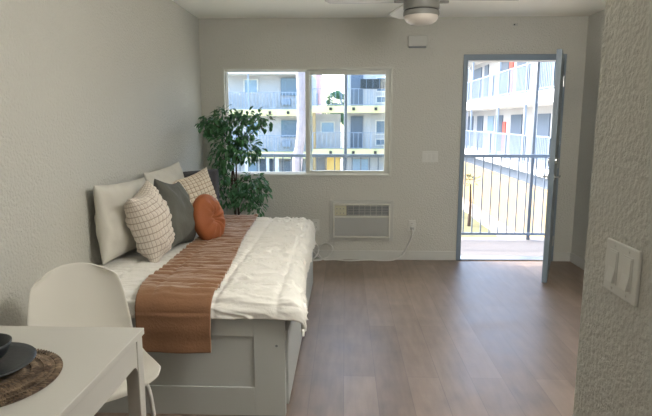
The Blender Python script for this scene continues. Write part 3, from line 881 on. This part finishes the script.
# ---------------------------------------------------------------- courtyard
GZ = -2.75
struct(boxo('courtyard_ground', -30, 20, 6.9, 60, GZ-0.1, GZ, M['court']))
b = NB()
g0 = grid(b, 10, 30, lambda u, v: (3.4+2.2*u, 14+20*v, GZ+0.02+0.03*noise.noise(Vector((u*9, v*30, 0)))))
lawn = tag(obj('lawn', b, M['grass']), 'patch of dry green lawn at the foot of the side building', 'lawn', kind='stuff')
for (x, y, lab) in ((5.0, 21.5, 'thin brown sapling on the lawn, nearer the walkway railing'), (4.75, 23.5, 'thin brown sapling on the lawn, farther left by the building')):
    t = thing('young_tree', lab, 'tree', (x, y, GZ))
    b = NB(); tube(b, [(x, y, GZ), (x+0.03, y, GZ+0.8), (x, y, GZ+1.7)], [0.07, 0.055, 0.03], 8); obj('trunk', b, M['bark'], t)
    b = NB()
    for k in range(60):
        d = Vector((rb.uniform(-1, 1), rb.uniform(-1, 1), rb.uniform(-.3, 1)))
        leaf_geo(b, Vector((x, y, GZ+1.75)) + d*0.25, d + Vector((0.01, 0, 0)), Vector((0.1, 0.2, 1)), 0.16, 0.06)
    obj('crown', b, M['grass'], t, keep=True)

# palm between the buildings
pt = thing('palm_tree', 'tall pale-barked palm trunk in the courtyard seen through the left pane', 'tree', (-1.38, 14, GZ))
pts = [(-1.42, 14, GZ), (-1.34, 14, -1.2), (-1.25, 14, 0.2), (-1.13, 14, 1.2), (-1.12, 14, 2.2), (-1.16, 14, 3.4), (-1.15, 14, 5.6)]
b = NB(); sp = smooth_path(pts, 8); tube(b, sp, [0.13 if i < 20 else 0.115+0.006*(i % 2) for i in range(len(sp))], 12); obj('trunk', b, M['palm_bark'], pt)
b = NB()
for k in range(16):
    a = 2*PI*k/16; 
    for j in range(12):
        t = 0.2 + j*0.13
        p = Vector((-1.15 + t*math.cos(a), 14 + t*math.sin(a), 5.6 + 0.7*t - 0.45*t*t + 0.2*math.sin(k*2.3)))
        for s in (-1, 1):
            leaf_geo(b, p, Vector((math.cos(a+s*0.7), math.sin(a+s*0.7), -0.3)), Vector((0, 0.1, 1)), 0.4, 0.05)
obj('frond_crown', b, M['tree_leaf'], pt, keep=True)

def railing_part(parent, axis, c, a0, a1, z0, h, step, mat, bar=0.012, posts=1.9):
    """one level's balustrade as a part: rails and posts, bars as a sub-part"""
    b = NB()
    def bb(p0, p1, q0, q1, s):
        if axis == 'x': box(b, p0, p1, c-s, c+s, q0, q1)
        else: box(b, c-s, c+s, p0, p1, q0, q1)
    bb(a0, a1, z0+h-0.04, z0+h, 0.025); bb(a0, a1, z0+0.06, z0+0.09, 0.02)
    x = a0
    while x < a1: bb(x, x+0.05, z0, z0+h, 0.025); x += posts
    r = obj('balustrade', b, mat, parent)
    b = NB(); x = a0
    while x < a1: bb(x, x+bar*2, z0+0.08, z0+h-0.03, bar); x += step
    o = obj('balusters', b, mat, r); o['kind'] = 'stuff'
    return r

# facing building, left wing
FYb = 36.0
LB = thing('apartment_building', 'pale three-storey apartment block with yellow bands facing the window from the left', 'building', (-9, FYb+1.2, GZ))
boxo('wall', -18, -2.2, FYb+1.2, FYb+6, GZ, 4.45, M['stucco'], LB)
boxo('roof', -18.4, -2.25, FYb-0.2, FYb+6.2, 4.45, 4.85, M['band_white'], LB)
for zt in (-0.62, 2.18): boxo('walkway_slab', -18, -2.15, FYb-0.1, FYb+1.2, zt-0.42, zt, M['band_yellow'], LB)
for zt in (-0.62, 2.18): railing_part(LB, 'x', FYb-0.03, -18, -2.2, zt, 1.12, 0.22, M['rail_paint'], 0.018)
for x in (-14.5, -10.3, -6.35): boxo('drain_pipe', x-0.05, x+0.05, FYb-0.14, FYb-0.06, 2.18, 4.5, M['rail_paint'], LB)
def window_part(parent, x0, x1, z0, z1, y, pane, fr=M['band_white']):
    b = NB(); frame_boxes(b, x0, x1, y-0.08, y+0.02, z0, z1, 0.08); w_ = obj('window', b, fr, parent)
    boxo('pane', x0+0.06, x1-0.06, y-0.04, y+0.02, z0+0.06, z1-0.06, pane, w_)
for zb in (2.18, -0.62, -3.4):
    k = 1 if zb > -3 else 0
    for xo in (0, -7.9):
        window_part(LB, -6.9+xo, -5.9+xo, zb+1.1, zb+2.05, FYb+1.2, M['win_pale'])
        b = NB(); box(b, -4.35+xo, -2.95+xo, FYb+1.05, FYb+1.22, zb+0.95 if k else zb+0.9, zb+2.1); w2 = obj('window', b, M['win_dark'], LB)
        if k:
            b = NB(); box(b, -4.3+xo, -3.7+xo, FYb+0.85, FYb+1.2, zb+0.32, zb+0.72); obj('window_air_conditioner', b, M['rail_paint'], LB)
for x in (-6.6, -5.2, -4.55, -3.5, -2.3):
    boxo('column', x-0.12, x+0.12, FYb-0.05, FYb+0.2, GZ, -1.04, M['band_white'], LB)
boxo('door', -5.9, -5.0, FYb+1.1, FYb+1.22, GZ, -1.1, M['ext_door'], LB)
for zt in (-0.62, 2.18):
    for x in (-8.0, -4.95, -3.75): boxo('lamp_box', x-0.08, x+0.08, FYb-0.2, FYb-0.1, zt-0.3, zt-0.12, M['dark_gap'], LB)

# facing building, right wing
RB = thing('apartment_building', 'pale apartment block with yellow bands and dark recesses facing the sliding sash', 'building', (4, FYb+1.2, GZ))
boxo('wall', 0.05, 9, FYb+1.2, FYb+6, GZ, 4.9, M['stucco'], RB)
for zt in (-0.42, 2.42): boxo('walkway_slab', -2.15, 6.4, FYb-0.1, FYb+1.2, zt-0.46, zt, M['band_yellow'], RB)
for zt in (-0.42, 2.42): railing_part(RB, 'x', FYb-0.03, -2.15, 6.4, zt, 1.1, 0.3, M['rail_paint'], 0.015)
for z0, z1 in ((2.45, 4.5), (-0.4, 1.75)):
    boxo('door', 0.38, 1.2, FYb+1.1, FYb+1.22, z0, z1, M['ext_door'], RB)
    window_part(RB, 2.05, 2.95, z0+0.9, z0+1.9, FYb+1.2, M['win_dark'])
    window_part(RB, 2.05, 2.95, z0+0.15, z0+0.65, FYb+1.2, M['win_dark'])
boxo('door', 0.5, 1.6, FYb+1.1, FYb+1.22, GZ, -1.15, M['win_pale'], RB)
b = NB(); box(b, 0.98, 2.62, FYb-0.35, FYb-0.15, 3.5, 4.1)
sh_ = obj('shade_panel', b, M['louvre'], RB)
b = NB()
for i in range(3): box(b, 1.355+i*0.42, 1.37+i*0.42, FYb-0.37, FYb-0.35, 3.5, 4.1)
obj('panel_ribs', b, M['rail_paint'], sh_)
boxo('ochre_wall', -1.35, -0.35, FYb+0.9, FYb+1.1, GZ, -1.0, M['orange_wall'], RB)
boxo('stair_wall', -2.1, -0.3, FYb+1.5, FYb+1.7, GZ, 1.9, M['stucco'], RB)
window_part(RB, -1.7, -0.7, 0.6, 1.4, FYb+1.5, M['win_pale'])
boxo('column', -2.15, -1.95, FYb-0.05, FYb+0.2, GZ, 2.0, M['stucco_cream'], RB)
for zt in (-0.42, 2.42):
    for x in (-0.95, 0.55, 2.0): boxo('lamp_box', x-0.09, x+0.09, FYb-0.2, FYb-0.1, zt-0.3, zt-0.12, M['dark_gap'], RB)
PB = thing('far_building', 'pink building glimpsed in the gap between the two facing blocks', 'building', (-2.6, 44, GZ))
boxo('wall', -3.8, -2.05, 44, 48, GZ, 5.4, M['pink'], PB)
boxo('roof', -3.9, -1.95, 43.8, 48.2, 5.4, 5.6, M['red'], PB)
boxo('window', -2.6, -2.2, 43.9, 44.02, 2.6, 3.6, M['win_dark'], PB)
for (x, y, h, lab) in ((-0.85, 52, 4.0, 'tall rounded tree beyond the gap between the facing blocks'), (0.3, 50, 3.1, 'low bushy tree beyond the gap, right of the tall one'), (-1.9, 56, 2.7, 'low bushy tree beyond the gap, left of the tall one')):
    t = thing('tree', lab, 'tree', (x, y, GZ))
    b = NB(); tube(b, [(x, y, GZ), (x, y, h-1)], 0.15, 8); obj('trunk', b, M['bark'], t)
    b = NB()
    for k in range(900):
        d = Vector((rb.gauss(0, 1), rb.gauss(0, 1), rb.gauss(0, 1))).normalized()
        rr = rb.uniform(0.6, 1.0)
        p = Vector((x + d.x*rr*0.95, y+d.y*rr*0.95, h-0.9+d.z*rr*1.05))
        leaf_geo(b, p, d + Vector((0.01, 0.3, 0)), Vector((0.2, 0.1, 1)), 0.34, 0.18)
    obj('crown', b, M['tree_leaf'], t, keep=True)

# side building seen through the doorway, its walkways run away from us
WXe, WXw = 6.6, 7.9
SB = thing('apartment_building', 'white balconied apartment wing running away outside the doorway', 'building', (8.5, 22, GZ))
boxo('wall', WXw, WXw+3, 8, 35.5, -0.4, 5.0, M['stucco'], SB)
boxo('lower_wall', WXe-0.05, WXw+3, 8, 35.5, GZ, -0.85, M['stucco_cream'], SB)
boxo('slab_shade_band', WXe+0.22, WXw+3, 8, 35.5, -0.85, -0.4, M['ext_door'], SB)  # dark door colour stands in for the shade under the walkway slab
for z0, z1 in ((-0.42, -0.12), (2.02, 2.45)): boxo('walkway_slab', WXe-0.02, WXw, 8, 35.5, z0, z1, M['band_white'], SB)
boxo('roof', WXe-0.3, WXw+3, 8, 35.5, 4.75, 5.1, M['band_white'], SB)
for zt in (-0.12, 2.45): railing_part(SB, 'y', WXe+0.03, 8.2, 35.4, zt, 1.05, 0.16, M['rail_paint'], 0.012, 2.4)
def sd_door(y0, y1, z0, z1, m, name='door'):
    boxo(name, WXw-0.05, WXw+0.02, y0, y1, z0, z1, m, SB)
for y0, y1 in ((33.9, 35.2), (31.5, 32.8), (27.6, 28.8), (24.6, 26.2), (21.3, 22.6), (17.0, 18.3), (13, 14.2)):
    sd_door(y0, y1, -0.12, 1.72, M['ext_door'])
for y0, y1 in ((32.3, 34.2), (30.8, 31.6), (27.0, 28.5), (24.1, 25.7), (21.2, 22.7), (17.0, 18.6), (13, 14.2)):
    sd_door(y0, y1, 2.45, 4.5, M['ext_door'])
sd_door(27.05, 27.5, -0.1, 1.4, M['red'], 'red_curtain'); sd_door(26.3, 26.9, 2.5, 4.4, M['red'], 'red_curtain')
sd_door(22.7, 23.6, 3.3, 4.3, M['win_pale'], 'window'); sd_door(29.3, 30.4, 0.9, 1.7, M['win_pale'], 'window')
for y in (12, 16.5, 20.4, 24.0, 29.0, 33.2):
    boxo('walkway_post', WXe-0.01, WXe+0.07, y-0.04, y+0.04, -0.12, 4.75, M['rail_paint'], SB)

# ---------------------------------------------------------------- groups of look-alikes
for pre, g in (('wall_outlet', 'outlets on the far wall'), ('fill_ceiling_lamp', 'added fill lamps'), ('walkway_post', 'posts along the walkway'),
               ('young_tree', 'saplings on the lawn'), ('tree', 'trees beyond the gap'), ('power_cord', 'cords along the far wall'), ('apartment_building', 'apartment blocks round the courtyard')):
    for o in C.objects:
        if o.parent is None and o.name.split('.')[0] == pre: o['group'] = g
